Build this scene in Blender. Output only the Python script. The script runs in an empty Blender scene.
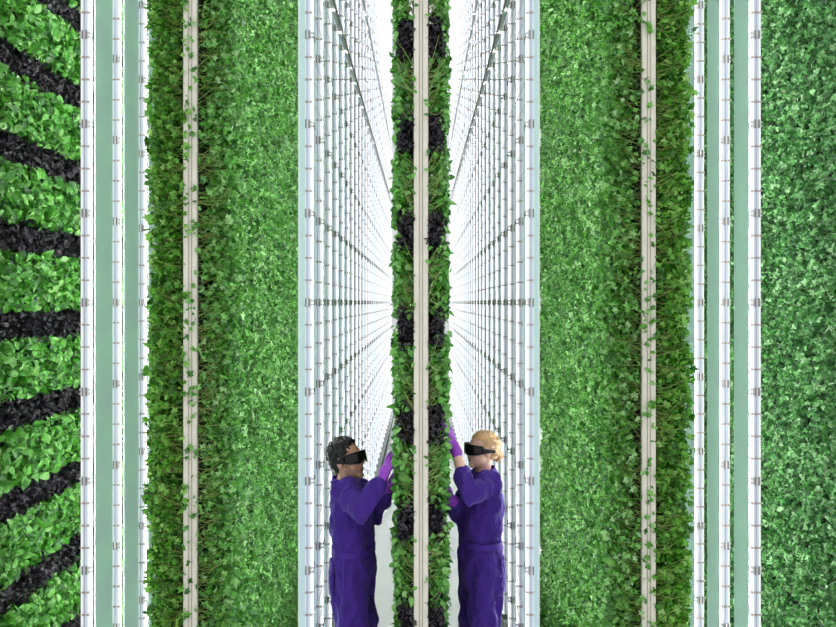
import bpy, bmesh, math, random
import numpy as np
from mathutils import Vector, Matrix, noise as mnoise

random.seed(7)
rng = np.random.default_rng(11)
SC = bpy.context.scene
COL = SC.collection
F, CX, CY, CAMZ = 860.0, 421.0, 302.5, 2.42     # focal length (px), vanishing point, eye height
MOD = 0.517                                     # module height of lights and planting bands


def P(px, py, y):
    return Vector(((px - CX) * y / F, y, CAMZ - (py - CY) * y / F))


# ------------------------------------------------------------------ materials
def mat(name, rgb, rough=0.5, spec=0.5, metal=0.0, emit=0.0, noise_scale=0, noise_amt=0.0, bump=0.0, bump_scale=40, coat=0.0):
    m = bpy.data.materials.new(name)
    m.use_nodes = True
    nt = m.node_tree
    b = nt.nodes['Principled BSDF']
    b.inputs['Base Color'].default_value = (*rgb, 1)
    b.inputs['Roughness'].default_value = rough
    b.inputs['Specular IOR Level'].default_value = spec
    b.inputs['Metallic'].default_value = metal
    b.inputs['Coat Weight'].default_value = coat
    if emit:
        b.inputs['Emission Color'].default_value = (*rgb, 1)
        b.inputs['Emission Strength'].default_value = emit
    if noise_scale:
        tc = nt.nodes.new('ShaderNodeTexCoord')
        n = nt.nodes.new('ShaderNodeTexNoise')
        n.inputs['Scale'].default_value = noise_scale
        n.inputs['Detail'].default_value = 4
        nt.links.new(tc.outputs['Object'], n.inputs['Vector'])
        r = nt.nodes.new('ShaderNodeValToRGB')
        lo = [max(0, c * (1 - noise_amt)) for c in rgb]
        hi = [min(1, c * (1 + noise_amt)) for c in rgb]
        r.color_ramp.elements[0].position = .3
        r.color_ramp.elements[1].position = .7
        r.color_ramp.elements[0].color = (*lo, 1)
        r.color_ramp.elements[1].color = (*hi, 1)
        nt.links.new(n.outputs['Fac'], r.inputs['Fac'])
        nt.links.new(r.outputs['Color'], b.inputs['Base Color'])
    if bump:
        tc = nt.nodes.new('ShaderNodeTexCoord')
        n = nt.nodes.new('ShaderNodeTexNoise')
        n.inputs['Scale'].default_value = bump_scale
        n.inputs['Detail'].default_value = 3
        n.inputs['Distortion'].default_value = .6
        nt.links.new(tc.outputs['Object'], n.inputs['Vector'])
        bp = nt.nodes.new('ShaderNodeBump')
        bp.inputs['Strength'].default_value = bump
        bp.inputs['Distance'].default_value = .02
        nt.links.new(n.outputs['Fac'], bp.inputs['Height'])
        nt.links.new(bp.outputs['Normal'], b.inputs['Normal'])
    return m


def leaf_mat(name, cols, rough=.42, trans=.22, spec=.5, tcol=None):
    m = bpy.data.materials.new(name)
    m.use_nodes = True
    nt = m.node_tree
    b = nt.nodes['Principled BSDF']
    out = nt.nodes['Material Output']
    g = nt.nodes.new('ShaderNodeNewGeometry')
    r = nt.nodes.new('ShaderNodeValToRGB')
    while len(r.color_ramp.elements) < len(cols):
        r.color_ramp.elements.new(.5)
    for i, c in enumerate(cols):
        r.color_ramp.elements[i].position = i / (len(cols) - 1)
        r.color_ramp.elements[i].color = (*c, 1)
    nt.links.new(g.outputs['Random Per Island'], r.inputs['Fac'])
    nt.links.new(r.outputs['Color'], b.inputs['Base Color'])
    b.inputs['Roughness'].default_value = rough
    b.inputs['Specular IOR Level'].default_value = spec
    if trans:
        t = nt.nodes.new('ShaderNodeBsdfTranslucent')
        hs = nt.nodes.new('ShaderNodeHueSaturation')
        hs.inputs['Value'].default_value = 1.7
        hs.inputs['Hue'].default_value = .49
        nt.links.new(r.outputs['Color'], hs.inputs['Color'])
        nt.links.new(hs.outputs['Color'], t.inputs['Color'])
        mx = nt.nodes.new('ShaderNodeMixShader')
        mx.inputs[0].default_value = trans
        nt.links.new(b.outputs[0], mx.inputs[1])
        nt.links.new(t.outputs[0], mx.inputs[2])
        nt.links.new(mx.outputs[0], out.inputs[0])
    return m


def pane_mat(name, rgb, see, tint, added_glow):
    m = bpy.data.materials.new(name)
    m.use_nodes = True
    nt = m.node_tree
    for n in list(nt.nodes):
        if n.type != 'OUTPUT_MATERIAL':
            nt.nodes.remove(n)
    out = [n for n in nt.nodes if n.type == 'OUTPUT_MATERIAL'][0]
    tr = nt.nodes.new('ShaderNodeBsdfTransparent')
    tr.inputs[0].default_value = (*tint, 1)
    d = nt.nodes.new('ShaderNodeBsdfDiffuse')
    d.inputs[0].default_value = (*rgb, 1)
    tl = nt.nodes.new('ShaderNodeBsdfTranslucent')
    tl.inputs[0].default_value = (*rgb, 1)
    gl = nt.nodes.new('ShaderNodeBsdfGlossy')
    gl.inputs['Roughness'].default_value = .25
    m1 = nt.nodes.new('ShaderNodeMixShader'); m1.inputs[0].default_value = .5
    nt.links.new(d.outputs[0], m1.inputs[1]); nt.links.new(tl.outputs[0], m1.inputs[2])
    m2 = nt.nodes.new('ShaderNodeMixShader'); m2.inputs[0].default_value = see
    nt.links.new(m1.outputs[0], m2.inputs[1]); nt.links.new(tr.outputs[0], m2.inputs[2])
    m3 = nt.nodes.new('ShaderNodeMixShader'); m3.inputs[0].default_value = .10
    nt.links.new(m2.outputs[0], m3.inputs[1]); nt.links.new(gl.outputs[0], m3.inputs[2])
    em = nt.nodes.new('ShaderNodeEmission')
    em.inputs[0].default_value = (*rgb, 1); em.inputs[1].default_value = added_glow
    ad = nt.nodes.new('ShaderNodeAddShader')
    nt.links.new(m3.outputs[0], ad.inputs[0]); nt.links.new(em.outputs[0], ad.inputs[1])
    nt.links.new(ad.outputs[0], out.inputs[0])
    return m


M = {}
M['floor'] = mat('white_epoxy_floor', (.90, .90, .90), .35, noise_scale=3, noise_amt=.03)
M['wall'] = mat('white_wall', (.70, .71, .72), .7, noise_scale=2, noise_amt=.02)
M['post'] = mat('cream_plastic', (.80, .76, .66), .5, noise_scale=25, noise_amt=.06)
M['groove'] = mat('darker_seam_plastic', (.50, .47, .40), .6)  # seam strips in a darker cream than the post
M['core'] = mat('dark_growing_medium', (.018, .024, .010), .9, noise_scale=60, noise_amt=.6)
M['spine'] = mat('pale_lilac_added_glow', (.40, .45, .52), .6, .2)
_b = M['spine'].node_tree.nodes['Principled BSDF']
_b.inputs['Emission Color'].default_value = (.80, .89, 1.0, 1); _b.inputs['Emission Strength'].default_value = .42  # faint glow added because real light left the spine too dark
M['spine_groove'] = mat('grey_violet_groove', (.46, .46, .56), .5)
M['tube'] = mat('led_tube', (.95, .975, 1.0), .4, emit=.98)
M['tube'].node_tree.nodes['Principled BSDF'].inputs['Specular IOR Level'].default_value = .1
M['tube'].node_tree.nodes['Principled BSDF'].inputs['Base Color'].default_value = (.06, .06, .06, 1)
M['strip'] = mat('led_strip', (1.0, .985, .97), .4, emit=38.0)
M['strip_in'] = mat('aisle_led_strip', (1.0, .985, .97), .4, emit=52.0)
M['clip'] = mat('taupe_clip', (.52, .43, .40), .6)
M['wire'] = mat('tan_wire', (.84, .74, .68), .6)
M['coupling'] = mat('grey_coupling', (.80, .79, .81), .5)
M['coupling_dark'] = mat('dark_grey_contact', (.27, .26, .28), .5)
M['edge'] = mat('white_pane_edge', (.72, .82, .78), .4)
M['pane'] = pane_mat('frosted_teal_plastic', (.78, .97, .98), .42, (.86, .95, .97), .115)  # frosted panes with a weak glow added to brighten them
M['pane_in'] = pane_mat('pale_frosted_plastic', (.72, .86, .88), .15, (.8, .94, .96), .26)  # aisle panes, also brightened by an added glow
M['rail'] = mat('grey_rail', (.30, .30, .31), .5, noise_scale=9, noise_amt=.25)
M['rail_up'] = mat('pale_grey_rail', (.62, .62, .63), .5)
M['rail_dark'] = mat('dark_floor_channel', (.06, .06, .065), .6)
M['leaf_ovate'] = leaf_mat('ovate_leaf', [(.016, .11, .010), (.055, .28, .022), (.12, .43, .045), (.25, .55, .14)], .30, .14, .8)
M['leaf_lobed'] = leaf_mat('lobed_leaf', [(.022, .14, .012), (.085, .35, .032), (.17, .50, .07), (.36, .63, .25)], .30, .16, .9)
M['leaf_fringe'] = leaf_mat('backlit_lobed_leaf', [(.022, .13, .008), (.075, .31, .018), (.155, .47, .045), (.32, .60, .14)], .32, .24, .6)  # yellower lobed leaf: LED light shining through is put into its colour
M['leaf_kale'] = leaf_mat('curly_leaf', [(.015, .10, .020), (.062, .29, .05), (.15, .46, .115), (.38, .64, .32)], .30, .12, .9)
M['leaf_black'] = leaf_mat('black_purple_leaf', [(.006, .005, .008), (.012, .010, .014), (.022, .017, .026), (.05, .045, .06)], .32, .0, .6)
M['stem'] = leaf_mat('pale_stem', [(.24, .40, .08), (.38, .54, .15), (.50, .56, .24)], .5, .1)
M['stem_dark'] = leaf_mat('olive_stem', [(.14, .27, .04), (.26, .40, .08), (.42, .50, .15)], .5, .1)


# ------------------------------------------------------------------ helpers
def tag(o, label=None, cat=None, group=None, kind=None):
    if label: o['label'] = label
    if cat: o['category'] = cat
    if group: o['group'] = group
    if kind: o['kind'] = kind
    return o


def link(name, me, parent=None, loc=(0, 0, 0)):
    o = bpy.data.objects.new(name, me)
    o.location = loc
    COL.objects.link(o)
    if parent is not None:
        o.parent = parent
    return o


def empty(name, loc):
    return link(name, None, None, loc)


class MB:
    """Collects boxes and tubes and makes one mesh."""
    def __init__(s):
        s.v, s.f, s.mi, s.mats = [], [], [], []

    def _m(s, m):
        if m not in s.mats: s.mats.append(m)
        return s.mats.index(m)

    def box(s, c, d, m):
        k = len(s.v); i = s._m(m)
        x, y, z = c; a, b, h = d[0] / 2, d[1] / 2, d[2] / 2
        for sx, sy, sz in ((-1, -1, -1), (1, -1, -1), (1, 1, -1), (-1, 1, -1), (-1, -1, 1), (1, -1, 1), (1, 1, 1), (-1, 1, 1)):
            s.v.append((x + sx * a, y + sy * b, z + sz * h))
        for q in ((0, 3, 2, 1), (4, 5, 6, 7), (0, 1, 5, 4), (1, 2, 6, 5), (2, 3, 7, 6), (3, 0, 4, 7)):
            s.f.append(tuple(k + j for j in q)); s.mi.append(i)
        return s

    def tube(s, pts, r, m, n=5):
        i = s._m(m); rings = []
        for j, p in enumerate(pts):
            p = Vector(p)
            a = Vector(pts[max(j - 1, 0)]); b = Vector(pts[min(j + 1, len(pts) - 1)])
            t = (b - a).normalized()
            u = t.cross(Vector((.13, .31, .94))).normalized(); w = t.cross(u)
            rr = r[j] if isinstance(r, (list, tuple)) else r
            k = len(s.v); rings.append(k)
            for q in range(n):
                an = 2 * math.pi * q / n
                s.v.append(tuple(p + u * math.cos(an) * rr + w * math.sin(an) * rr))
        for j in range(len(rings) - 1):
            for q in range(n):
                s.f.append((rings[j] + q, rings[j] + (q + 1) % n, rings[j + 1] + (q + 1) % n, rings[j + 1] + q)); s.mi.append(i)
        s.f.append(tuple(rings[0] + q for q in range(n))[::-1]); s.mi.append(i)
        s.f.append(tuple(rings[-1] + q for q in range(n))); s.mi.append(i)
        return s

    def prism(s, poly, z0, z1, m):
        """poly in XY (counter-clockwise), extruded in Z"""
        i = s._m(m); k = len(s.v); n = len(poly)
        for x, y in poly: s.v.append((x, y, z0))
        for x, y in poly: s.v.append((x, y, z1))
        for q in range(n):
            s.f.append((k + q, k + (q + 1) % n, k + n + (q + 1) % n, k + n + q)); s.mi.append(i)
        s.f.append(tuple(k + q for q in range(n))[::-1]); s.mi.append(i)
        s.f.append(tuple(k + n + q for q in range(n))); s.mi.append(i)
        return s

    def mesh(s, name):
        me = bpy.data.meshes.new(name)
        me.from_pydata(s.v, [], s.f)
        for m in s.mats: me.materials.append(m)
        me.polygons.foreach_set('material_index', s.mi)
        me.update()
        return me

    def build(s, name, parent=None, loc=(0, 0, 0)):
        return link(name, s.mesh(name), parent, loc)


def copy_tree(o, parent=None):
    c = o.copy(); COL.objects.link(c)
    if parent is not None: c.parent = parent
    for ch in list(o.children): copy_tree(ch, c)
    return c


# ------------------------------------------------------------------ foliage
def ovate(curl, cup, wid):
    rows = [(0, 0), (.16, .6), (.42, 1.0), (.72, .74), (1, 0)]
    v, f, prev = [], [], None
    for t, w in rows:
        z = -curl * t * t
        y = t
        if w == 0:
            v.append((0, y, z)); cur = [len(v) - 1]
        else:
            h = w * wid / 2
            v += [(-h, y, z + cup * h), (0, y, z), (h, y, z + cup * h)]
            cur = [len(v) - 3, len(v) - 2, len(v) - 1]
        if prev is not None:
            a, b = prev, cur
            if len(a) == 1: f += [(a[0], b[1], b[0]), (a[0], b[2], b[1])]
            elif len(b) == 1: f += [(a[0], a[1], b[0]), (a[1], a[2], b[0])]
            else: f += [(a[0], a[1], b[1], b[0]), (a[1], a[2], b[2], b[1])]
        prev = cur
    return np.array(v, float), f


def lobed(seed, ruffle=.24, depth=.60):
    r = random.Random(seed)
    spec = [(-150, .42), (-118, .72), (-92, depth), (-62, .92), (-34, depth), (0, 1.05), (34, depth), (62, .92), (92, depth), (118, .72), (150, .42)]
    v = [(0, .42, .05)]
    for a, q in spec:
        a = math.radians(a + r.uniform(-7, 7)); q *= r.uniform(.85, 1.12)
        z = r.uniform(-1, 1) * ruffle * (.6 if q < .6 else 1) - .12 * q * q
        v.append((.62 * q * math.sin(a), .42 + .62 * q * math.cos(a), z))
    v.append((0.02, -.1, -.02)); v.append((-.02, -.1, -.02))
    n = len(spec)
    f = [(0, k, k + 1) [::-1] for k in range(1, n)] + [(0, n, n + 1), (0, n + 2, 1)]
    f = [tuple(q) for q in f] + [(0, n + 1, n + 2)]
    return np.array(v, float), f


OV = [ovate(.25, .45, .70), ovate(.5, .3, .64), ovate(.05, .6, .74), ovate(-.2, .5, .62), ovate(.7, .6, .78)]
LB = [lobed(k) for k in range(7)]
KL = [lobed(20 + k, .4, .62) for k in range(7)]
BK = [lobed(40 + k, .55, .75) for k in range(4)] + [ovate(.7, .6, .7)]


def vnoise(a, b, seed, scale):
    g = np.random.default_rng(seed).random((64, 64))
    x = a * scale; y = b * scale
    xi = np.floor(x).astype(int); yi = np.floor(y).astype(int)
    fx = x - xi; fy = y - yi
    fx = fx * fx * (3 - 2 * fx); fy = fy * fy * (3 - 2 * fy)
    q = lambda i, j: g[i % 64, j % 64]
    return (q(xi, yi) * (1 - fx) * (1 - fy) + q(xi + 1, yi) * fx * (1 - fy) + q(xi, yi + 1) * (1 - fx) * fy + q(xi + 1, yi + 1) * fx * fy)


def norm(a):
    return a / (np.linalg.norm(a, axis=1, keepdims=True) + 1e-9)


class Leaves:
    def __init__(s, mats):
        s.V, s.Fs, s.mats, s.n = [], [], mats, 0
        s.loops, s.starts, s.totals, s.mi = [], [], [], []
        s.nl = 0

    def _add(s, V, tf, cnt, nv, mi):
        base = s.n + np.arange(cnt)[:, None] * nv
        for k in (3, 4):
            ff = np.array([q for q in tf if len(q) == k], int)
            if len(ff) == 0: continue
            idx = (base[:, :, None] + ff[None]).reshape(-1, k)
            s.loops.append(idx.ravel())
            m = len(idx)
            s.starts.append(s.nl + np.arange(m) * k)
            s.totals.append(np.full(m, k)); s.mi.append(np.full(m, mi))
            s.nl += m * k
        s.V.append(V.reshape(-1, 3)); s.n += cnt * nv

    def leaves(s, tmpl, pos, axis, nor, size, mi=0):
        which = rng.integers(0, len(tmpl), len(pos))
        for t, (tv, tf) in enumerate(tmpl):
            sel = which == t
            if not sel.any(): continue
            p, d, n, sz = pos[sel], norm(axis[sel]), nor[sel], size[sel]
            n = norm(n - d * np.sum(n * d, axis=1, keepdims=True))
            sd = np.cross(d, n)
            V = p[:, None, :] + sz[:, None, None] * (tv[None, :, 0:1] * sd[:, None, :] + tv[None, :, 1:2] * d[:, None, :] + tv[None, :, 2:3] * n[:, None, :])
            s._add(V, tf, len(p), len(tv), mi)

    def stems(s, a, b, bend, r, mi=1):
        """curved triangular tubes from a to b"""
        cnt = len(a); K = 5
        t = np.linspace(0, 1, K)
        c = a[:, None, :] * (1 - t)[None, :, None] + b[:, None, :] * t[None, :, None] + bend[:, None, :] * (4 * t * (1 - t))[None, :, None]
        d = norm(b - a)
        u = norm(np.cross(d, np.tile([.2, .9, .3], (cnt, 1)))); w = np.cross(d, u)
        V = np.zeros((cnt, K, 3, 3))
        for q in range(3):
            an = 2 * math.pi * q / 3
            V[:, :, q, :] = c + (u * math.cos(an) + w * math.sin(an))[:, None, :] * (r[:, None, None] * (1 - .4 * t)[None, :, None])
        tf = []
        for k in range(K - 1):
            for q in range(3):
                tf.append((k * 3 + q, k * 3 + (q + 1) % 3, k * 3 + 3 + (q + 1) % 3, k * 3 + 3 + q))
        s._add(V, tf, cnt, K * 3, mi)

    def strip(s, x0, x1, y0, y1, z0, z1, mi):
        v = np.array([(x, y, z) for x in (x0, x1) for y in (y0, y1) for z in (z0, z1)], float)
        s._add(v[None], [(0, 1, 3, 2), (4, 6, 7, 5), (0, 4, 5, 1), (2, 3, 7, 6), (0, 2, 6, 4), (1, 5, 7, 3)], 1, 8, mi)

    def build(s, name, origin=(0, 0, 0)):
        V = np.concatenate(s.V) - np.array(origin)
        me = bpy.data.meshes.new(name)
        me.vertices.add(len(V)); me.vertices.foreach_set('co', V.astype(np.float32).ravel())
        L = np.concatenate(s.loops).astype(np.int32)
        me.loops.add(len(L)); me.loops.foreach_set('vertex_index', L)
        st = np.concatenate(s.starts).astype(np.int32)
        me.polygons.add(len(st)); me.polygons.foreach_set('loop_start', st)
        me.polygons.foreach_set('loop_total', np.concatenate(s.totals).astype(np.int32))
        me.polygons.foreach_set('material_index', np.concatenate(s.mi).astype(np.int32))
        me.polygons.foreach_set('use_smooth', np.ones(len(st), bool))
        for m in s.mats: me.materials.append(m)
        me.update(calc_edges=True)
        return link(name, me, None, origin)


def rnd(n, s=1.0):
    return rng.normal(0, s, (n, 3))


def uni(n, a, b):
    return rng.uniform(a, b, n)


def face_leaves(L, tmpl, n, xs, sgn, y0, y1, z0, z1, T, size, up=.35, seed=1, nj=.55, bumps=7, rough=.3):
    """leaves over one side of a grow wall: xs the core's surface, sgn the side it faces, T how far the plants stand out"""
    y = uni(n, y0, y1); z = uni(n, z0, z1)
    h = T * (1 - rough + rough * (.5 * vnoise(y + 9, z, seed, bumps) + .5 * vnoise(y + 5, z + 3, seed + 1, bumps * 2.7)) * 1.5)
    t = h * (1 - .62 * rng.random(n) ** 1.7)
    pos = np.stack([xs + sgn * t, y, z], 1)
    o = np.array([sgn, 0, 0.])
    nor = np.tile(o, (n, 1)) + np.array([0, -.12, .35]) + rnd(n, nj)
    ax = rnd(n, .75) + o * .35 + np.array([0, 0, up])
    sz = uni(n, *size)
    L.leaves(tmpl, pos - norm(ax) * sz[:, None] * .5, ax, nor, sz)


def end_leaves(L, tmpl, n, xs, sgn, y0, z0, z1, T, size, dens_pow=.6, up=.3, dy=.2, mi=0, outw=.6):
    """leaves at the near end of the plant layer, thicker towards the outside"""
    q = rng.random(n) ** dens_pow
    y = y0 + rng.random(n) * dy; z = uni(n, z0, z1)
    edge = T * (.80 + .28 * vnoise(z, y, int(abs(xs) * 100) + 3, 9))
    pos = np.stack([xs + sgn * q * edge, y, z], 1)
    ax = np.tile([sgn * outw, -.15, up], (n, 1)) + rnd(n, .6)
    nor = np.tile([sgn * .3, -.65, .45], (n, 1)) + rnd(n, .5)
    L.leaves(tmpl, pos, ax, nor, uni(n, *size), mi)


def end_stems(L, n, xs, sgn, y0, z0, z1, T, r=(.0011, .002), rise=.05, mi=1, dy=.12):
    z = uni(n, z0, z1); y = y0 + rng.random(n) ** 1.6 * dy
    a = np.stack([np.full(n, xs), y, z], 1)
    ln = T * uni(n, .5, .98)
    b = a + np.stack([sgn * ln, uni(n, -.05, .04), rng.normal(rise, .05, n)], 1)
    bend = np.stack([np.zeros(n), uni(n, -.02, .01), rng.normal(-.012, .018, n)], 1)
    L.stems(a, b, bend, uni(n, *r), mi)


# ------------------------------------------------------------------ setting
fl = MB().box((0, 9.5, -.65), (12, 25, .1), M['floor']).build('floor'); tag(fl, kind='structure')
wk = MB().box((0, 12.6, -.3), (1.46, 17.4, .6), M['floor']).build('floor_walkway'); tag(wk, kind='structure')
bw = MB().box((0, 21.1, 4.6), (12, .2, 9.4), M['wall']).build('wall_back'); tag(bw, kind='structure')

# ------------------------------------------------------------------ grow walls
def grow_wall(x, y0, y1, label, top=6.2, post_w=.079, foot=-.6):
    top -= foot
    root = tag(empty('grow_tower', (x, y0, foot)), label, 'grow wall', 'cream posts of the grow walls')
    w = post_w / 2
    b = MB()
    poly = [(-w, 0.006), (-w * .92, 0), (-w * .30, 0), (-w * .26, .006), (-w * .14, .006), (-w * .10, 0), (w * .10, 0), (w * .14, .006), (w * .26, .006), (w * .30, 0), (w * .92, 0), (w, .006), (w, .09), (-w, .09)]
    b.prism(poly, 0, top, M['post'])
    p = b.build('end_post', root)
    g = MB().box((-w * .2, .0065, top / 2), (w * .12, .003, top - .01), M['groove']).build('seam', p)
    g2 = g.copy(); COL.objects.link(g2); g2.location = (w * .4, 0, 0); g2.parent = p
    MB().box((0, (y1 - y0) / 2 + .05, top / 2), (post_w * .9, y1 - y0 - .08, top - .02), M['core']).build('growing_core', root)
    return root


YC, YS, YEND = 4.6, 4.7, 8.2
XL, XR, XFL, XFR = -1.262, 1.246, -2.57, 2.57
grow_wall(0, YC, 17.0, 'narrow cream post at the centre, end of the banded wall between the two workers', foot=0)
grow_wall(XL, YS, YEND, 'cream post amid the greens of the left grow wall, behind the man')
grow_wall(XR, YS, YEND, 'cream post amid the greens of the right grow wall, behind the woman')
grow_wall(XFL, 4.3, YEND, 'grow wall at the left edge carrying slanting bands of green and black plants')
grow_wall(XFR, 4.3, YEND, 'grow wall at the right edge covered with even green leaves')

ORD = ['topmost', 'second from top', 'third from top', 'fourth from top', 'fifth from top', 'sixth from top', 'seventh from top', 'eighth from top', 'ninth from top', 'tenth from top', 'eleventh from top']


# banded plants of the central wall
def banded(xc, y0, sides, zlo, zhi, half, T, near, where, ngreen, nblack, size, gname, full_end=True, yfar=YEND, hb=.085):
    dk = [CAMZ + .386 + MOD * k for k in range(-8, 10)]
    dk = [z for z in dk if zlo < z < zhi][::-1]
    for s, side in sides:
        xs = xc + s * half
        edges = [(dk[0] + MOD)] + dk + [dk[-1] - MOD]
        for i in range(len(edges) - 1):
            z1, z0 = edges[i] - hb, edges[i + 1] + hb
            if z0 < zlo - .5: continue
            L = Leaves([M['leaf_ovate'], M['stem'], M['core']])
            L.strip(xs, xs + s * .006, y0 + .02, yfar - .02, z0, z1, 2)
            face_leaves(L, OV, ngreen, xs, s, y0 + .02, near, z0 - .035, z1 + .03, T, size, .25, 5 + i)
            face_leaves(L, OV, int(ngreen // 3 * (2.5 if full_end else 1)), xs, s, near, yfar, z0, z1, T, (size[0] * (2.2 if full_end else 1.3), size[1] * (2.4 if full_end else 1.4)), .25, 5 + i)
            k = 60
            a = np.stack([np.full(k, xs), uni(k, y0 + .05, yfar), uni(k, z0, z1)], 1)
            L.stems(a, a + np.array([s * T * .8, 0, .05]) + rnd(k, .012), rnd(k, .006), uni(k, .0012, .0022))
            if full_end:
                end_leaves(L, OV, 230, xs, s, y0 - .015, z0 - .02, z1 + .01, T * .95, (.024, .046), .72, -.15, .2, 0, .25)
                end_stems(L, 42, xs, s, y0 - .01, z0 - .02, z1 - .06, T * .9, (.0012, .0024), .06)
                # odd leaves that hang out over the black band and the post
                k = 7
                p = np.stack([xs + s * uni(k, .6 * T, T), uni(k, y0, y0 + .15), uni(k, z0 - .13, z0)], 1)
                L.leaves(OV, p, np.tile([s * .3, -.2, -.5], (k, 1)) + rnd(k, .4), np.tile([s * .4, -.7, .3], (k, 1)) + rnd(k, .3), uni(k, *size))
                k = 3
                p = np.stack([xs + s * uni(k, -.004, .01), np.full(k, y0 - .02), uni(k, z0, z1)], 1)
                L.leaves(OV, p, np.tile([-s * .5, -.2, .2], (k, 1)) + rnd(k, .3), np.tile([0, -.9, .2], (k, 1)) + rnd(k, .2), uni(k, size[0] * .5, size[1] * .6))
            o = L.build('leafy_plant', (xs, y0, (z0 + z1) / 2))
            tag(o, f'{ORD[i]} green leafy band {where[side]}', 'plants', 'green plant bands ' + gname)
        for i, zc in enumerate(dk):
            L = Leaves([M['leaf_black'], M['core']])
            L.strip(xs, xs + s * .006, y0 + .02, yfar - .02, zc - hb + .002, zc + hb - .002, 1)
            Tb = T * (.72 if full_end else .75)
            face_leaves(L, BK, nblack, xs, s, y0 + .015, near, zc - hb - .03, zc + hb + .03, Tb, (.028, .045), .1, 70 + i, .8, 12, .4)
            face_leaves(L, BK, nblack // 3, xs, s, near, yfar, zc - hb - .03, zc + hb + .03, Tb, (.04, .07), .1, 70 + i, .8)
            if full_end:
                end_leaves(L, BK, 150, xs - s * .006, s, y0 - .012, zc - hb - .02, zc + hb + .02, Tb * 1.05, (.018, .034), .9, .1, .1)
            k = 40
            a = np.stack([np.full(k, xs), uni(k, y0 + .05, yfar), uni(k, zc - hb, zc + hb)], 1)
            L.stems(a, a + np.array([s * Tb * .8, 0, .03]) + rnd(k, .012), rnd(k, .006), uni(k, .0012, .0022), 0)
            o = L.build('black_leaf_plant', (xs, y0, zc))
            tag(o, f'{ORD[i]} black crinkled-leaf band {where[side]}', 'plants', 'black plant bands ' + gname)


banded(0, YC, ((-1, 'l'), (1, 'r')), .35, 4.1, .0395, .108, 5.15,
       {'l': 'on the left flank of the central cream post', 'r': 'on the right flank of the central cream post'},
       560, 420, (.030, .052), 'on the central wall', yfar=16.9)
banded(XFL, 4.3, ((1, 'r'),), .1, 4.5, .04, .20, 6.1,
       {'r': 'of the slanting rows at the left edge'}, 1500, 2000, (.046, .074), 'on the wall at the left edge', False, hb=.125)


# continuous foliage of the side walls
def side_face(name, label, tmpl, lm, xs, s, y0, y1, z0, z1, T, n, size, end=True, seed=3, stem=True, rough=.45, dens2=None, endn=7500):
    L = Leaves([M[lm], M['stem_dark'], M['core']])
    L.strip(xs, xs + s * .006, y0 + .02, YEND - .02, z0, z1, 2)
    face_leaves(L, tmpl, n, xs, s, y0, y1, z0, z1, T, size, .3, seed, .5, 7, rough)
    if dens2:
        face_leaves(L, tmpl, dens2, xs, s, y1, YEND, z0, z1, T, (size[0] * 1.6, size[1] * 1.8), .3, seed)
    k = 400
    a = np.stack([np.full(k, xs), uni(k, y0 + .1, y1), uni(k, z0, z1)], 1)
    L.stems(a, a + np.array([s * T * .8, 0, .04]) + rnd(k, .012), rnd(k, .006), uni(k, .0012, .0022))
    if end:
        end_leaves(L, tmpl, endn, xs, s, y0 - .03, z0, z1, T, size, .70, .25, .24)
        end_stems(L, 900, xs, s, y0 - .02, z0, z1, T, (.0009, .0018), .04)
        # long stray stems and leaves in front of the post
        k = 150
        zz = uni(k, z0, z1)
        keep = vnoise(zz, zz * 0 + s, 91 + seed, 2.2) > .38
        zz = zz[keep]; k = len(zz)
        p = np.stack([xs - s * (.004 + .05 * rng.random(k) ** 2), np.full(k, y0 - .025), zz], 1)
        L.leaves(tmpl, p, rnd(k, .6) + np.array([0, -.2, .1]), np.tile([0, -.9, .3], (k, 1)) + rnd(k, .3), uni(k, size[0] * .6, size[1] * .9))
    o = L.build(name, (xs, y0, (z0 + z1) / 2))
    tag(o, label, 'plants', None, 'stuff')
    return o


W = .0395
side_face('leafy_greens', 'dense lobed greens on the right flank of the left cream post', LB, 'leaf_lobed', XL + W, 1, YS, 7.5, -.5, 5.2, .205, 78000, (.024, .050), seed=3)
side_face('leafy_greens', 'shaggy fringe of lobed greens left of the left cream post', LB, 'leaf_fringe', XL - W, -1, YS, 5.3, -.1, 5.2, .185, 12000, (.026, .052), seed=13, dens2=5000)
side_face('leafy_greens', 'dense lobed greens on the left flank of the right cream post', LB, 'leaf_lobed', XR - W, -1, YS, 7.5, -.5, 5.2, .205, 78000, (.024, .048), seed=23)
side_face('leafy_greens', 'shaggy fringe of lobed greens right of the right cream post', LB, 'leaf_fringe', XR + W, 1, YS, 5.3, -.1, 5.2, .185, 12000, (.026, .052), seed=33, dens2=5000)
side_face('leafy_greens', 'even sheet of small curly greens at the right edge', KL, 'leaf_kale', XFR - W, -1, 4.35, 7.6, -.5, 5.0, .205, 46000, (.028, .052), end=False, seed=43)


# ------------------------------------------------------------------ LED columns
def clip_mesh(yw):
    b = MB()
    b.box((0, -.002, 0), (.064, .032, .004), M['wire'])
    b.box((-.004, -.020, 0), (.020, .008, .011), M['clip'])
    b.box((.018, -.018, 0), (.010, .008, .010), M['clip'])
    b.box((-.026, -.016, 0), (.008, .008, .008), M['clip'])
    if yw:
        for q in (-1, 1):
            b.tube([(q * .030, .01, .0), (q * .031, .16, -.010), (q * .031, .32, -.006), (q * .030, .48, 0)], .0018, M['wire'], 4)
    return b


def coupling_mesh(dark):
    b = MB()
    b.box((0, .002, 0), (.036, .050, .042), M['coupling'])
    b.box((-.010, -.025, 0), (.007, .006, .050), M['coupling_dark'])
    b.box((.010, -.025, 0), (.007, .006, .050), M['coupling_dark'])
    b.box((0, -.003, .012), (.064, .030, .009), M['coupling'])
    b.box((0, -.003, -.012), (.064, .030, .009), M['coupling'])
    if dark:
        b.box((0, .06, 0), (.060, .09, .026), M['coupling'])
    return b


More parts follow.
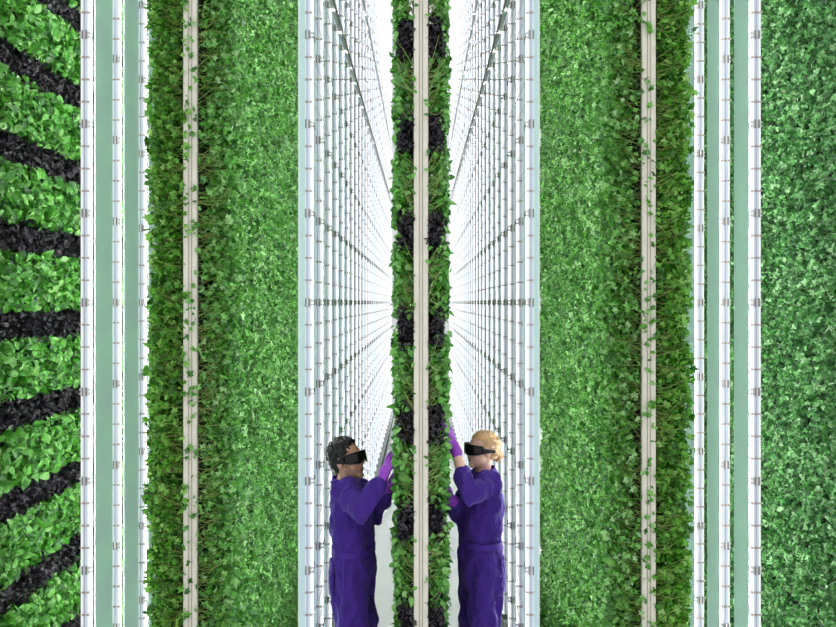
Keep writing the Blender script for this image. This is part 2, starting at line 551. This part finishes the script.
def merge(dst, src, off):
    k = len(dst.v)
    dst.v += [(x + off[0], y + off[1], z + off[2]) for x, y, z in src.v]
    mp = [dst._m(m) for m in src.mats]
    dst.f += [tuple(k + j for j in f) for f in src.f]
    dst.mi += [mp[i] for i in src.mi]


MESH = {}


def shared(key, fn):
    if key not in MESH: MESH[key] = fn()
    return MESH[key]


def rows(y, top):
    lo, hi = max(.15, CAMZ - .40 * y), min(top - .7, CAMZ + .375 * y)
    sm, bg = [], []
    for k in range(-40, 80):
        z = CAMZ + k * MOD / 4
        if lo < z < hi: (bg if k % 4 == 0 else sm).append((z, k))
    return sm, bg


def led_column(x, y, top, pane, inner, detail, label, group, foot=0):
    h = top - .06
    def spine(): return MB().box((0, .006, top / 2 + .03), (.026, .044, h), M['spine']).box((0, .0295, top / 2 + .03), (.052 if inner else .030, .004, h), M['spine']).box((-.003, -.0165, top / 2 + .03), (.004, .003, h), M['spine_groove']).box((0, .004, .05), (.05, .05, .04), M['rail'])  # wide rear lip on aisle columns added to keep strip light off farther spines
    def tube(): return MB().box((0, 0, top / 2 + .03), (.013, .020, h - .02), M['tube'])
    def strip(): return MB().box((0, .0195, top / 2 + .03), (.006 if inner else .012, .014, h - .04), M['strip_in'] if inner else M['strip'])
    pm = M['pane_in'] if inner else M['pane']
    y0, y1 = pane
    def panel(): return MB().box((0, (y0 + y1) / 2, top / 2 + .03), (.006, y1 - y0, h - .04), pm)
    def edge(): return MB().box((0, y0 - .004, top / 2 + .03), (.007, .005, h - .04), M['edge'])
    sm, bg = rows(y, top)
    if detail:
        ft = 0 if inner else -.6
        root = tag(empty('led_light', (x, y, ft)), label, 'light', group)
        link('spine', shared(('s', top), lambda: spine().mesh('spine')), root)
        for sx in (-1, 1):
            link('led_tube', shared(('t', top), lambda: tube().mesh('led_tube')), root, (sx * .0195, 0, 0))
            link('led_strip', shared(('ls', top, inner), lambda: strip().mesh('led_strip')), root, (sx * (.0175 if inner else .0165), 0, 0))
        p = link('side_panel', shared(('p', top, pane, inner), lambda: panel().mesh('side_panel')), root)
        link('panel_edge', shared(('e', top, pane), lambda: edge().mesh('panel_edge')), p)
        for z, k in sm:
            link('wire_clip', shared(('c', inner), lambda: clip_mesh(inner).mesh('wire_clip')), root, (0, 0, z - ft))
        for z, k in bg:
            link('coupling', shared(('b', inner), lambda: coupling_mesh(inner).mesh('coupling')), root, (0, 0, z - ft))
        return root
    b = MB()
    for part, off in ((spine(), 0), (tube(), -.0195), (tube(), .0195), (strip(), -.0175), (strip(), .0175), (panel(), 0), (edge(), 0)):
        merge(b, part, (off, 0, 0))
    cm, bm_ = clip_mesh(True), coupling_mesh(True)
    for z, k in sm: merge(b, cm, (0, 0, z))
    for z, k in bg: merge(b, bm_, (0, 0, z))
    return tag(b.build('led_light', None, (x, y, 0)), label, 'light', group)


NUM = ['nearest', 'second', 'third', 'fourth', 'fifth', 'sixth', 'seventh', 'eighth', 'ninth', 'tenth', 'eleventh', 'twelfth', 'thirteenth', 'fourteenth',
       'fifteenth', 'sixteenth', 'seventeenth', 'eighteenth', 'nineteenth', 'twentieth', 'twenty-first', 'twenty-second', 'twenty-third', 'twenty-fourth', 'twenty-fifth', 'twenty-sixth', 'twenty-seventh', 'twenty-eighth']


def lab(k, where):
    return f'{NUM[k]} white LED light column ' + ('from the front ' if k else '') + where


for k in range(28):
    y = 5.0 + .5 * k
    led_column(-.657, y, 8.4, (-.37, -.15), True, k < 6, lab(k, 'of the light wall behind the man'), 'light columns of the wall behind the man')
    led_column(.640, y, 8.4, (-.33, -.15), True, k < 6, lab(k, 'of the light wall behind the woman'), 'light columns of the wall behind the woman')
for k in range(4):
    y = 5.0 + .5 * k
    led_column(-1.948, y, 6.2, (-.36, -.07) if k else (.06, .10), False, True, lab(k, 'left of the left cream post'), 'light columns at the far left')
    led_column(1.945, y, 6.2, (.10, .335), False, True, lab(k, 'right of the right cream post'), 'light columns at the far right')

for x, nm in ((-.657, 'behind the man'), (.640, 'behind the woman')):
    s = 1 if x > 0 else -1
    r = MB().box((0, 0, .0), (.024, 13.6, .044), M['rail_up']).build('overhead_rail', None, (x - s * .045, 11.8, CAMZ + 4 * MOD))
    tag(r, 'lower, bolder of two grey rails running high along the light wall ' + nm, 'rail', 'overhead rails')
    r = MB().box((0, 0, .0), (.018, 13.0, .03), M['rail_up']).build('overhead_rail', None, (x - s * .042, 12.1, CAMZ + 6.2 * MOD))
    tag(r, 'upper, thinner of two grey rails running high along the light wall ' + nm, 'rail', 'overhead rails')
    b = MB().box((0, 0, .03), (.05, 15.0, .06), M['rail']).box((-s * .028, 0, .02), (.006, 15.0, .035), M['rail_dark'])
    r = b.build('floor_channel', None, (x - s * .055, 12.6, 0))
    tag(r, 'grey floor channel along the foot of the light wall ' + nm, 'channel', 'floor channels')

# ------------------------------------------------------------------ people
def frame_from(d, hint):
    d = d.normalized()
    u = (hint - d * hint.dot(d)).normalized()
    return d, u, d.cross(u)


class Blob:
    """rounded pieces that are fused into one continuous skin"""
    def __init__(s): s.bm = bmesh.new()

    def loft(s, st, seg=20):
        """st: list of (centre, vector a, vector b) ellipses, closed by fans"""
        rings = []
        for c, a, b in st:
            rings.append([s.bm.verts.new(c + a * math.cos(2 * math.pi * k / seg) + b * math.sin(2 * math.pi * k / seg)) for k in range(seg)])
        for p, q in zip(rings, rings[1:]):
            for k in range(seg):
                s.bm.faces.new((p[k], p[(k + 1) % seg], q[(k + 1) % seg], q[k]))
        for r, c, flip in ((rings[0], st[0][0], True), (rings[-1], st[-1][0], False)):
            s.bm.faces.new(r[::-1] if flip else r)
        return s

    def limb(s, pts, seg=16, flat=None):
        """pts: (point, radius); flat = (direction, factor) squeezes the section along a direction"""
        P_ = [Vector(p) for p, r in pts]; R = [r for p, r in pts]
        if len(P_) > 2:
            for i in range(len(P_) - 1): s.limb([(P_[i], R[i]), (P_[i + 1], R[i + 1])], seg, flat)
            return s
        st = []
        for i, p in enumerate(P_):
            a = P_[max(i - 1, 0)]; b = P_[min(i + 1, len(P_) - 1)]
            d = (b - a).normalized()
            hint = flat[0] if flat else (Vector((0, 1, .1)) if abs(d.y) < .9 else Vector((1, 0, .1)))
            d, u, w = frame_from(d, hint)
            k = flat[1] if flat else 1
            if i == 0:
                for t in (.35, .75): st.append((p - d * R[0] * (1 - t * t) ** .5, u * R[0] * t * k, w * R[0] * t))
            st.append((p, u * R[i] * k, w * R[i]))
            if i == len(P_) - 1:
                for t in (.75, .35): st.append((p + d * R[i] * (1 - t * t) ** .5, u * R[i] * t * k, w * R[i] * t))
        return s.loft(st, seg)

    def ball(s, c, rx, ry, rz, ax=(Vector((1, 0, 0)), Vector((0, 1, 0)), Vector((0, 0, 1)))):
        r = bmesh.ops.create_icosphere(s.bm, subdivisions=3, radius=1)
        for v in r['verts']:
            q = v.co.copy()
            v.co = c + ax[0] * q.x * rx + ax[1] * q.y * ry + ax[2] * q.z * rz
        return s

    def mesh(s, name, voxel, m, smooth=3, origin=Vector(), fold=None):
        bmesh.ops.recalc_face_normals(s.bm, faces=s.bm.faces)
        me = bpy.data.meshes.new(name + '_raw'); s.bm.to_mesh(me); s.bm.free()
        o = bpy.data.objects.new(name + '_raw', me); COL.objects.link(o)
        r = o.modifiers.new('r', 'REMESH'); r.mode = 'VOXEL'; r.voxel_size = voxel; r.use_smooth_shade = True
        if smooth:
            q = o.modifiers.new('s', 'SMOOTH'); q.iterations = smooth; q.factor = .5
        dg = bpy.context.evaluated_depsgraph_get(); dg.update()
        out = bpy.data.meshes.new_from_object(o.evaluated_get(dg))
        bpy.data.objects.remove(o); bpy.data.meshes.remove(me)
        out.name = name
        if fold:
            nv = [v.normal.copy() for v in out.vertices]
            for v, n in zip(out.vertices, nv): v.co += n * fold(v.co)
        for v in out.vertices: v.co -= origin
        out.materials.clear(); out.materials.append(m)
        for p in out.polygons: p.use_smooth = True
        return out


def strip_mesh(name, rows_, m, thick, origin):
    """a sheet given as rows of points, thickened"""
    bm = bmesh.new()
    vs = [[bm.verts.new(p) for p in r] for r in rows_]
    for a, b in zip(vs, vs[1:]):
        for k in range(len(a) - 1): bm.faces.new((a[k], a[k + 1], b[k + 1], b[k]))
    bmesh.ops.recalc_face_normals(bm, faces=bm.faces)
    bmesh.ops.solidify(bm, geom=bm.faces[:], thickness=thick)
    for v in bm.verts: v.co -= origin
    me = bpy.data.meshes.new(name); bm.to_mesh(me); bm.free()
    me.materials.append(m)
    for p in me.polygons: p.use_smooth = True
    return me


def hand(B, wrist, d, palm, thumb_side, curl, sc=1.0):
    """a hand from the wrist along d; palm = direction the palm faces; thumb_side = direction of the thumb"""
    d = d.normalized(); palm = (palm - d * palm.dot(d)).normalized()
    side = d.cross(palm)
    if side.dot(thumb_side) < 0: side = -side
    L = .088 * sc
    B.loft([(wrist - d * .01, side * .026 * sc, palm * .020 * sc), (wrist + d * L * .3, side * .033 * sc, palm * .018 * sc),
            (wrist + d * L * .75, side * .040 * sc, palm * .016 * sc), (wrist + d * L * 1.02, side * .037 * sc, palm * .011 * sc)])
    for k, ln in enumerate((.070, .078, .073, .057)):
        off = (1.5 - k) * .0205 * sc
        p = wrist + d * (L * (.96 if k < 3 else .90)) + side * off
        a = curl * (.75 + .18 * k)
        dd = (d + side * (1.5 - k) * .10).normalized()
        pts = [(p - dd * .012, .0098 * sc)]
        for j, fr in enumerate((.44, .31, .25)):
            an = a * (.35 + .55 * j)
            q = dd * math.cos(an) + palm * math.sin(an)
            p = p + q * ln * fr * sc
            pts.append((p.copy(), (.0095 - .0010 * (j + 1)) * sc))
        B.limb(pts, 10)
    t0 = wrist + d * L * .18 + side * .020 * sc
    t1 = t0 + (d * .5 + side * .75 + palm * .25).normalized() * .036 * sc
    t2 = t1 + (d * .8 + side * .25 + palm * .45).normalized() * .030 * sc
    t3 = t2 + (d * .85 - side * .05 + palm * .45).normalized() * .024 * sc
    B.limb([(t0, .015 * sc), (t1, .0125 * sc), (t2, .0105 * sc), (t3, .0085 * sc)], 10)


def noise_fold(amp, sx, sy, sz, seed):
    off = Vector((seed * 3.1, seed * 1.7, seed))
    return lambda c: amp * mnoise.noise(Vector((c.x * sx, c.y * sy, c.z * sz)) + off)


def mat_skin(name, rgb):
    m = mat(name, rgb, .5, .4, noise_scale=30, noise_amt=.06)
    m.node_tree.nodes['Principled BSDF'].inputs['Subsurface Weight'].default_value = .08
    m.node_tree.nodes['Principled BSDF'].inputs['Subsurface Radius'].default_value = (.02, .008, .004)
    return m


M['cover'] = mat('purple_cotton', (.050, .017, .225), .75, .2, noise_scale=14, noise_amt=.12, bump=.9, bump_scale=24)
_b = M['cover'].node_tree.nodes['Principled BSDF']
_b.inputs['Sheen Weight'].default_value = .25
_b.inputs['Sheen Tint'].default_value = (.45, .35, 1, 1)
M['cover_trim'] = mat('purple_cotton_band', (.062, .022, .265), .75, .25, bump=.2, bump_scale=60)
M['seam_thread'] = mat('purple_seam', (.085, .04, .33), .7, .25)
M['glove'] = mat('violet_nitrile', (.30, .045, .52), .42, .5, bump=.15, bump_scale=70)
M['visor'] = mat('black_visor', (.003, .003, .004), .18, .3)
M['visor_frame'] = mat('black_frame', (.012, .012, .014), .3)
M['boot'] = mat('black_boot', (.015, .015, .017), .5)
M['skin_m'] = mat_skin('tan_skin', (.60, .33, .21))
M['stubble'] = mat('stubbled_skin', (.38, .21, .14), .6, noise_scale=90, noise_amt=.35)
M['lip_m'] = mat('brown_lips', (.30, .12, .09), .45)
M['skin_w'] = mat_skin('fair_skin', (.86, .53, .41))
M['lip_w'] = mat('rose_lips', (.55, .20, .17), .4)
M['hair_m'] = mat('black_grey_hair', (.016, .015, .016), .5, .35, noise_scale=55, noise_amt=.9)
M['hair_w'] = mat('blonde_hair', (.60, .36, .17), .42, .5, noise_scale=35, noise_amt=.3, bump=.5, bump_scale=60)
M['eye_w'] = mat('eye_white', (.8, .78, .75), .2)
M['watch'] = mat('black_strap', (.01, .01, .012), .4)


def make_person(px0, yb, fwd, hc, hf, sex, J, label):
    """J: joints in the world; hc head centre; hf direction of the face"""
    man = sex == 'm'
    up = Vector((0, 0, 1))
    fwd = fwd.normalized()
    lft = up.cross(fwd)
    base = Vector(((J['hipR'].x + J['hipL'].x) / 2, (J['hipR'].y + J['hipL'].y) / 2, 0))
    f = hf.normalized(); l = up.cross(f).normalized(); u = f.cross(l)
    s = 1.0 if man else .93
    H = lambda x, y, z: hc + f * x * s + l * y * s + u * z * s
    ax = (f, l, u)
    skin = M['skin_m'] if man else M['skin_w']
    chest, pelvis, neckb = J['chest'], J['pelvis'], J['neck']

    # ---- body: one continuous skin
    B = Blob()
    B.ball(H(-.012, 0, .030), .096 * s, .074 * s, .088 * s, ax)
    B.ball(H(.026, 0, -.040), .062 * s, .058 * s, .074 * s, ax)
    B.ball(H(.046, 0, -.015), .046 * s, .058 * s, .048 * s, ax)
    B.ball(H(.063, 0, -.096), .022 * s, .026 * s, .020 * s, ax)
    B.limb([(H(.082, 0, .018), .009 * s), (H(.096, 0, -.010), .011 * s), (H(.103, 0, -.026), .0125 * s)], 10)
    for q in (-1, 1):
        B.ball(H(.090, q * .012, -.030), .010 * s, .009 * s, .008 * s, ax)
        B.ball(H(-.006, q * .075, -.010), .018 * s, .010 * s, .031 * s, ax)
        B.ball(H(.060, q * .032, -.034), .020 * s, .020 * s, .018 * s, ax)
    B.ball(H(.078, 0, .030), .012 * s, .046 * s, .011 * s, ax)
    B.ball(H(.081, 0, -.060), .011 * s, .023 * s, .008 * s, ax)
    B.ball(H(.078, 0, -.071), .011 * s, .020 * s, .008 * s, ax)
    nr = .054 if man else .044
    B.limb([(H(-.022, 0, -.035), nr), (H(-.018, 0, -.085), nr * .97), (neckb + up * .01, nr * 1.05), (neckb - up * .06, nr * 1.3)], 18)
    wa = .145 if man else .130
    B.loft([(neckb - up * .03, lft * .07, fwd * .05), (chest + up * .10, lft * wa, fwd * .075), (chest - up * .05, lft * wa * .98, fwd * .095),
            (J['waist'], lft * wa * .86, fwd * .085), (pelvis, lft * wa * 1.0, fwd * .095), (pelvis - up * .09, lft * wa * .85, fwd * .08)])
    for q in 'RL':
        B.limb([(J['sh' + q], .040), (J['el' + q], .031), (J['wr' + q] * .6 + J['el' + q] * .4, .031), (J['wr' + q], .0255)])
        pl, th, cu = J['hand' + q]
        hand(B, J['wr' + q], J['tip' + q] - J['wr' + q], pl, th, cu, .93 * (1 if man else .92))
        B.limb([(J['hip' + q], .085), (J['kn' + q], .055), ((J['kn' + q] * .6 + J['an' + q] * .4), .052), (J['an' + q], .037)])
        B.limb([(J['an' + q] - up * .04 - fwd * .03, .034), (J['an' + q] - up * .065 + fwd * .10, .030)])
    me = B.mesh('person', .0055, skin, 2, base)
    me.materials.append(M['stubble'] if man else skin)
    me.materials.append(M['lip_m'] if man else M['lip_w'])
    for p in me.polygons:
        c = Vector(p.center) + base - hc
        x, y, z = c.dot(f) / s, c.dot(l) / s, c.dot(u) / s
        if abs(y) < .024 and x > .082 and -.077 < z < -.056: p.material_index = 2
        elif man and abs(z) < .2 and x > -.002 and (-.135 < z < -.052 or (-.135 < z < -.02 and x < .045 and abs(y) > .045 and x > .012)) and c.length < .2: p.material_index = 1
    body = link('person', me, None, base)
    tag(body, label, 'person', None)

    def child(name, mesh, parent=body): return link(name, mesh, parent)

    # ---- eyes behind the visor
    for q in (-1, 1):
        E = Blob(); E.ball(H(.075, q * .030, .006), .013 * s, .013 * s, .011 * s, ax)
        child('eye', E.mesh('eye', .004, M['eye_w'], 1, base))

    # ---- hair
    B = Blob()
    rr = random.Random(5)
    if man:
        B.ball(H(-.020, 0, .044), .094 * s, .079 * s, .084 * s, ax)
        B.ball(H(-.055, 0, .000), .062 * s, .072 * s, .075 * s, ax)
        for q in (-1, 1): B.ball(H(.012, q * .070, .020), .016 * s, .010 * s, .040 * s, ax)
        for k in range(240):
            th_ = rr.uniform(0, 2 * math.pi); ph = rr.uniform(-.55, 1.45)
            x, y, z = math.cos(ph) * math.cos(th_), math.cos(ph) * math.sin(th_), math.sin(ph)
            if x > .50 and z < .62: continue
            if x > .12 and z < .05: continue
            g = rr.uniform(.010, .017)
            B.ball(H(-.018 + .096 * x, .080 * y, .044 + .089 * z), g, g, g * .8, ax)
        hm = B.mesh('hair', .0045, M['hair_m'], 1, base, noise_fold(.006, 60, 60, 60, 2))
    else:
        B.ball(H(-.016, 0, .038), .101 * s, .080 * s, .090 * s, ax)
        B.ball(H(-.050, 0, .005), .064 * s, .070 * s, .070 * s, ax)
        B.ball(H(-.104, 0, -.030), .036 * s, .042 * s, .040 * s, ax)
        for k in range(9):
            an = k * .7
            B.limb([(H(-.106, .034 * math.cos(an), -.030 + .034 * math.sin(an)), .010), (H(-.128, .02 * math.cos(an + .6), -.030 + .02 * math.sin(an + .6)), .009)], 8)
        hm = B.mesh('hair', .0045, M['hair_w'], 1, base, noise_fold(.003, 20, 20, 90, 3))
    # keep the hair off the face
    bm = bmesh.new(); bm.from_mesh(hm)
    kill = []
    for v in bm.verts:
        c = v.co + base - hc
        x, y, z = c.dot(f) / s, c.dot(l) / s, c.dot(u) / s
        line = .050 if man else .076
        if x > .030 and z < line - .25 * abs(y): kill.append(v)
        elif -.03 < x <= .030 and z < (.008 if man else .028) - .55 * x * 0 and not (man and x > .006 and z > -.02): kill.append(v)
    bmesh.ops.delete(bm, geom=kill, context='VERTS')
    bm.to_mesh(hm); bm.free()
    hr = child('hair', hm)

    # ---- goggles: wrap-round visor, frame, arms
    rows_ = []
    for zz, k in ((.036, 1.0), (.020, 1.02), (.0, 1.02), (-.018, 1.0), (-.030, .97)):
        row = []
        for i in range(25):
            a = math.radians(-82 + 164 * i / 24)
            drop = 0
            if zz < 0: drop = .014 * max(0, 1 - (a / .28) ** 2) + .010 * (abs(a) / 1.43) ** 3
            row.append(H(.020 + .098 * k * math.cos(a), .086 * math.sin(a), zz * (1 - .22 * (abs(a) / 1.43) ** 2) + drop + .002))
        rows_.append(row)
    gg = child('goggles', strip_mesh('goggles', rows_, M['visor'], .004, base))
    fr = MB()
    for zi in (0, -1):
        fr.tube([p - base for p in rows_[zi]], .0038, M['visor_frame'], 6)
    link('frame', fr.mesh('frame'), gg)
    for q in (-1, 1):
        ar = MB()
        for dz in (.012, 0, -.012):
            ar.tube([H(.034, q * .087, .004 + dz) - base, H(-.012, q * .084, .006 + dz * .6) - base, H(-.050, q * .079, .004 + dz * .4) - base], .0052, M['visor_frame'], 6)
        link('temple_arm', ar.mesh('temple_arm'), gg)

    # ---- coverall
    B = Blob()
    wc = wa + .032
    n0 = neckb
    shl = (J['shL'] + J['shR']) / 2
    B.loft([(n0 + up * .012 - fwd * .005, lft * .066, fwd * .062), (n0 - up * .02, lft * .095, fwd * .074), (shl + up * .038, lft * (wc * .82), fwd * .082),
            (shl - up * .02, lft * wc, fwd * .100), (chest - up * .03, lft * wc, fwd * .120), (J['waist'] + up * .07, lft * wc * .97, fwd * .120),
            (J['waist'], lft * wc * .93, fwd * .112), (J['waist'] - up * .06, lft * wc * .98, fwd * .118),
            (pelvis, lft * wc * .99, fwd * .118), (pelvis - up * .10, lft * wc * .90, fwd * .104)], 28)
    for q in 'RL':
        sh, el, wr, cut = J['sh' + q], J['el' + q], J['wr' + q], J['cuff' + q]
        end = el.lerp(wr, cut)
        inn = sh.lerp(shl, .35)
        B.limb([(inn, .078), (sh, .077), (sh.lerp(el, .5), .068), (el, .060), (el.lerp(end, .5), .055), (el.lerp(end, .92), .047), (end, .041)])
        # cloth gathered at the elbow
        d = (el - sh).normalized()
        sag = (el - (sh + wr) * .5).normalized()
        for k in range(4):
            c = sh.lerp(el, .35 + .2 * k) + sag * .020
            B.ball(c, .058, .058, .024, frame_from((d * .8 + sag * .5).cross(Vector((.2, 1, .3))).normalized(), sag))
        hp, kn, an = J['hip' + q], J['kn' + q], J['an' + q]
        B.limb([(hp + up * .04, .102), (hp - up * .10, .100), (kn.lerp(hp, .45), .092), (kn, .084), (kn.lerp(an, .5), .082), (an + up * .03, .080), (an - up * .01, .074)])
    nf0 = noise_fold(1, 10, 10, 5.5, 1 if man else 4)
    nf = lambda c: (.010 - .042 * abs(nf0(c)))
    nf2 = noise_fold(.011, 24, 24, 10, 2 if man else 6)
    cv = child('coverall', B.mesh('coverall', .009, M['cover'], 3, base, lambda c: nf(c) + nf2(c)))
    # cuffs, collar, belt, pocket, seams
    for q in 'RL':
        el, wr = J['el' + q], J['wr' + q]
        e = el.lerp(wr, J['cuff' + q]); d = (wr - el).normalized()
        C_ = Blob()
        C_.limb([(e - d * .022, .047), (e - d * .004, .0475)], 18)
        link('cuff', C_.mesh('cuff', .006, M['cover_trim'], 2, base), cv)
    rows_ = []
    for i, (zz, k) in enumerate(((-.024, 1.18), (.008, 1.08), (.034, 1.02), (.032, 1.09), (.000, 1.28))):
        rows_.append([n0 + up * (zz - .012 * math.cos(a)) + fwd * (.064 * k * math.cos(a) - .004) + lft * (.068 * k * math.sin(a))
                      for a in [math.radians(22 + 316 * j / 26) for j in range(27)]])
    link('collar', strip_mesh('collar', rows_, M['cover_trim'], .004, base), cv)
    rows_ = []
    for zz in (-.020, -.008, .008, .020):
        rows_.append([J['waist'] + up * zz + fwd * (.121 * math.cos(a)) + lft * ((wc * .93 + .009) * math.sin(a)) for a in [2 * math.pi * j / 40 for j in range(41)]])
    link('waistband', strip_mesh('waistband', rows_, M['cover_trim'], .005, base), cv)
    sd = J['side']                                        # the flank the camera sees
    def sec(c, rx, ry, a, k=1.0): return c + fwd * rx * k * math.cos(a) + lft * sd * ry * k * math.sin(a)
    pk = []
    for i in range(6):
        t = i / 5
        c = pelvis + up * (.105 - .20 * t) - fwd * (.008 + .012 * t)
        pk.append([sec(c, .121 - .008 * t, wc * .99 - .010 * t, math.radians(118 + 42 * j / 6), 1.03 + .05 * math.sin(math.pi * t) * math.sin(math.pi * j / 6)) for j in range(7)])
    link('pocket', strip_mesh('pocket', pk, M['cover'], .006, base), cv)
    sm_ = MB()
    ln = [sec(J['waist'].lerp(pelvis, t) - up * .02, .124 + .008 * t, wc * (.95 + .11 * t) + .006, math.radians(88)) - base for t in (0, .3, .6, 1)]
    sm_.tube(ln, .003, M['seam_thread'], 5)
    link('side_seam', sm_.mesh('side_seam'), cv)

    # ---- gloves
    for q in 'RL':
        B = Blob()
        wr, el = J['wr' + q], J['el' + q]
        d = (wr - el).normalized()
        pl, th, cu = J['hand' + q]
        hand(B, wr, J['tip' + q] - wr, pl, th, cu, 1.06 * (1 if man else .94))
        gl = J['glove' + q]
        B.limb([(wr - d * gl, .037), (wr - d * gl * .5, .034), (wr, .030), (wr + d * .015, .029)], 16)
        child('glove', B.mesh('glove', .0036, M['glove'], 1, base))
    # ---- boots
    for q in 'RL':
        an = J['an' + q]
        B = Blob()
        B.limb([(an + up * .06, .060), (an - up * .01, .056)])
        B.limb([(Vector((an.x, an.y, .052)) - fwd * .045, .048), (Vector((an.x, an.y, .048)) + fwd * .06, .047), (Vector((an.x, an.y, .042)) + fwd * .135, .040)])
        bmx = B.mesh('boot', .008, M['boot'], 2, base)
        for v in bmx.vertices: v.co.z = max(v.co.z, .002)
        child('boot', bmx)
    return body


V3 = Vector
ym = 4.96
man_fwd = V3((.965, -.26, 0))
ml = V3((0, 0, 1)).cross(man_fwd.normalized())
mh = P(347.5, 460.5, ym - .03)
mpel = P(354, 574, ym)
mJ = dict(
    neck=P(345, 484, ym), chest=P(352, 508, ym), waist=P(353.5, 548, ym), pelvis=mpel,
    shR=P(345.5, 492, ym - .17), elR=P(362, 511, ym - .33), wrR=P(382, 480, ym - .27), tipR=P(391, 457, ym - .26),
    shL=P(358, 491, ym + .17), elL=P(374, 515, ym + .14), wrL=P(388, 490, ym + .02), tipL=P(397, 470, ym - .02),
    hipR=mpel - ml * .075 - V3((0, 0, .03)), hipL=mpel + ml * .075 - V3((0, 0, .03)),
    handR=(V3((.75, .55, -.25)), V3((.2, .8, .5)), .55), handL=(V3((.8, -.5, -.2)), V3((.2, -.8, .5)), .6),
    cuffR=.86, cuffL=.86, gloveR=.055, gloveL=.05, side=-1)
for q, sg in (('R', -1), ('L', 1)):
    hp = mJ['hip' + q]
    mJ['kn' + q] = V3((hp.x, hp.y, .47)) + man_fwd * .025 + ml * sg * .012
    mJ['an' + q] = V3((hp.x, hp.y, .095)) - man_fwd * .02 + ml * sg * .03
make_person(350, ym, man_fwd, mh, V3((.86, -.46, .26)), 'm', mJ, 'dark-haired man in purple coverall and black goggles reaching up to the plants in violet gloves')

yw = 5.02
wf = V3((-.955, -.30, 0))
wl = V3((0, 0, 1)).cross(wf.normalized())
wh = P(482.5, 450, yw - .02)
wpel = P(480.5, 572, yw)
wJ = dict(
    neck=P(483, 474, yw), chest=P(481, 501, yw), waist=P(480, 541, yw), pelvis=wpel,
    shL=P(490, 484, yw - .155), elL=P(468, 492, yw - .30), wrL=P(454.5, 447, yw - .22), tipL=P(447, 421, yw - .18),
    shR=P(474, 483, yw + .15), elR=P(461, 513, yw + .06), wrR=P(451, 499, yw - .10), tipR=P(446, 478, yw - .17),
    hipL=wpel + wl * .074 - V3((0, 0, .03)), hipR=wpel - wl * .074 - V3((0, 0, .03)),
    handL=(V3((-.8, .4, -.1)), V3((-.3, -.8, .2)), .45), handR=(V3((-.8, -.3, -.1)), V3((-.2, .6, .5)), .5),
    cuffL=.42, cuffR=.74, gloveL=.035, gloveR=.03, side=1)
for q, sg in (('R', -1), ('L', 1)):
    hp = wJ['hip' + q]
    wJ['kn' + q] = V3((hp.x, hp.y, .47)) + wf * .01 + wl * sg * .012
    wJ['an' + q] = V3((hp.x, hp.y, .095)) - wf * .02 + wl * sg * .03
wo = make_person(480, yw, wf, wh, V3((-.93, -.33, .08)), 'w', wJ, 'blonde woman with a bun in purple coverall and black goggles raising one gloved arm')


# ------------------------------------------------------------------ light and camera
w = bpy.data.worlds.new('World'); SC.world = w
w.use_nodes = True
w.node_tree.nodes['Background'].inputs[0].default_value = (.97, .985, 1.0, 1)
w.node_tree.nodes['Background'].inputs[1].default_value = 1.0

cam = bpy.data.cameras.new('Camera')
co = bpy.data.objects.new('Camera', cam); COL.objects.link(co)
co.location = (0, 0, CAMZ); co.rotation_euler = (math.pi / 2, 0, 0)
cam.sensor_width = 36; cam.lens = 36 * F / 836
cam.shift_x = (418 - CX) / 836
cam.shift_y = (CY - 313.5) / 836
cam.clip_end = 100
SC.camera = co
SC.view_settings.view_transform = 'Standard'
SC.view_settings.look = 'None'
SC.view_settings.gamma = 1
SC.view_settings.exposure = 0
SC.view_settings.use_curve_mapping = False
SC.cycles.use_denoising = True
SC.cycles.max_bounces = 8
SC.cycles.transparent_max_bounces = 24
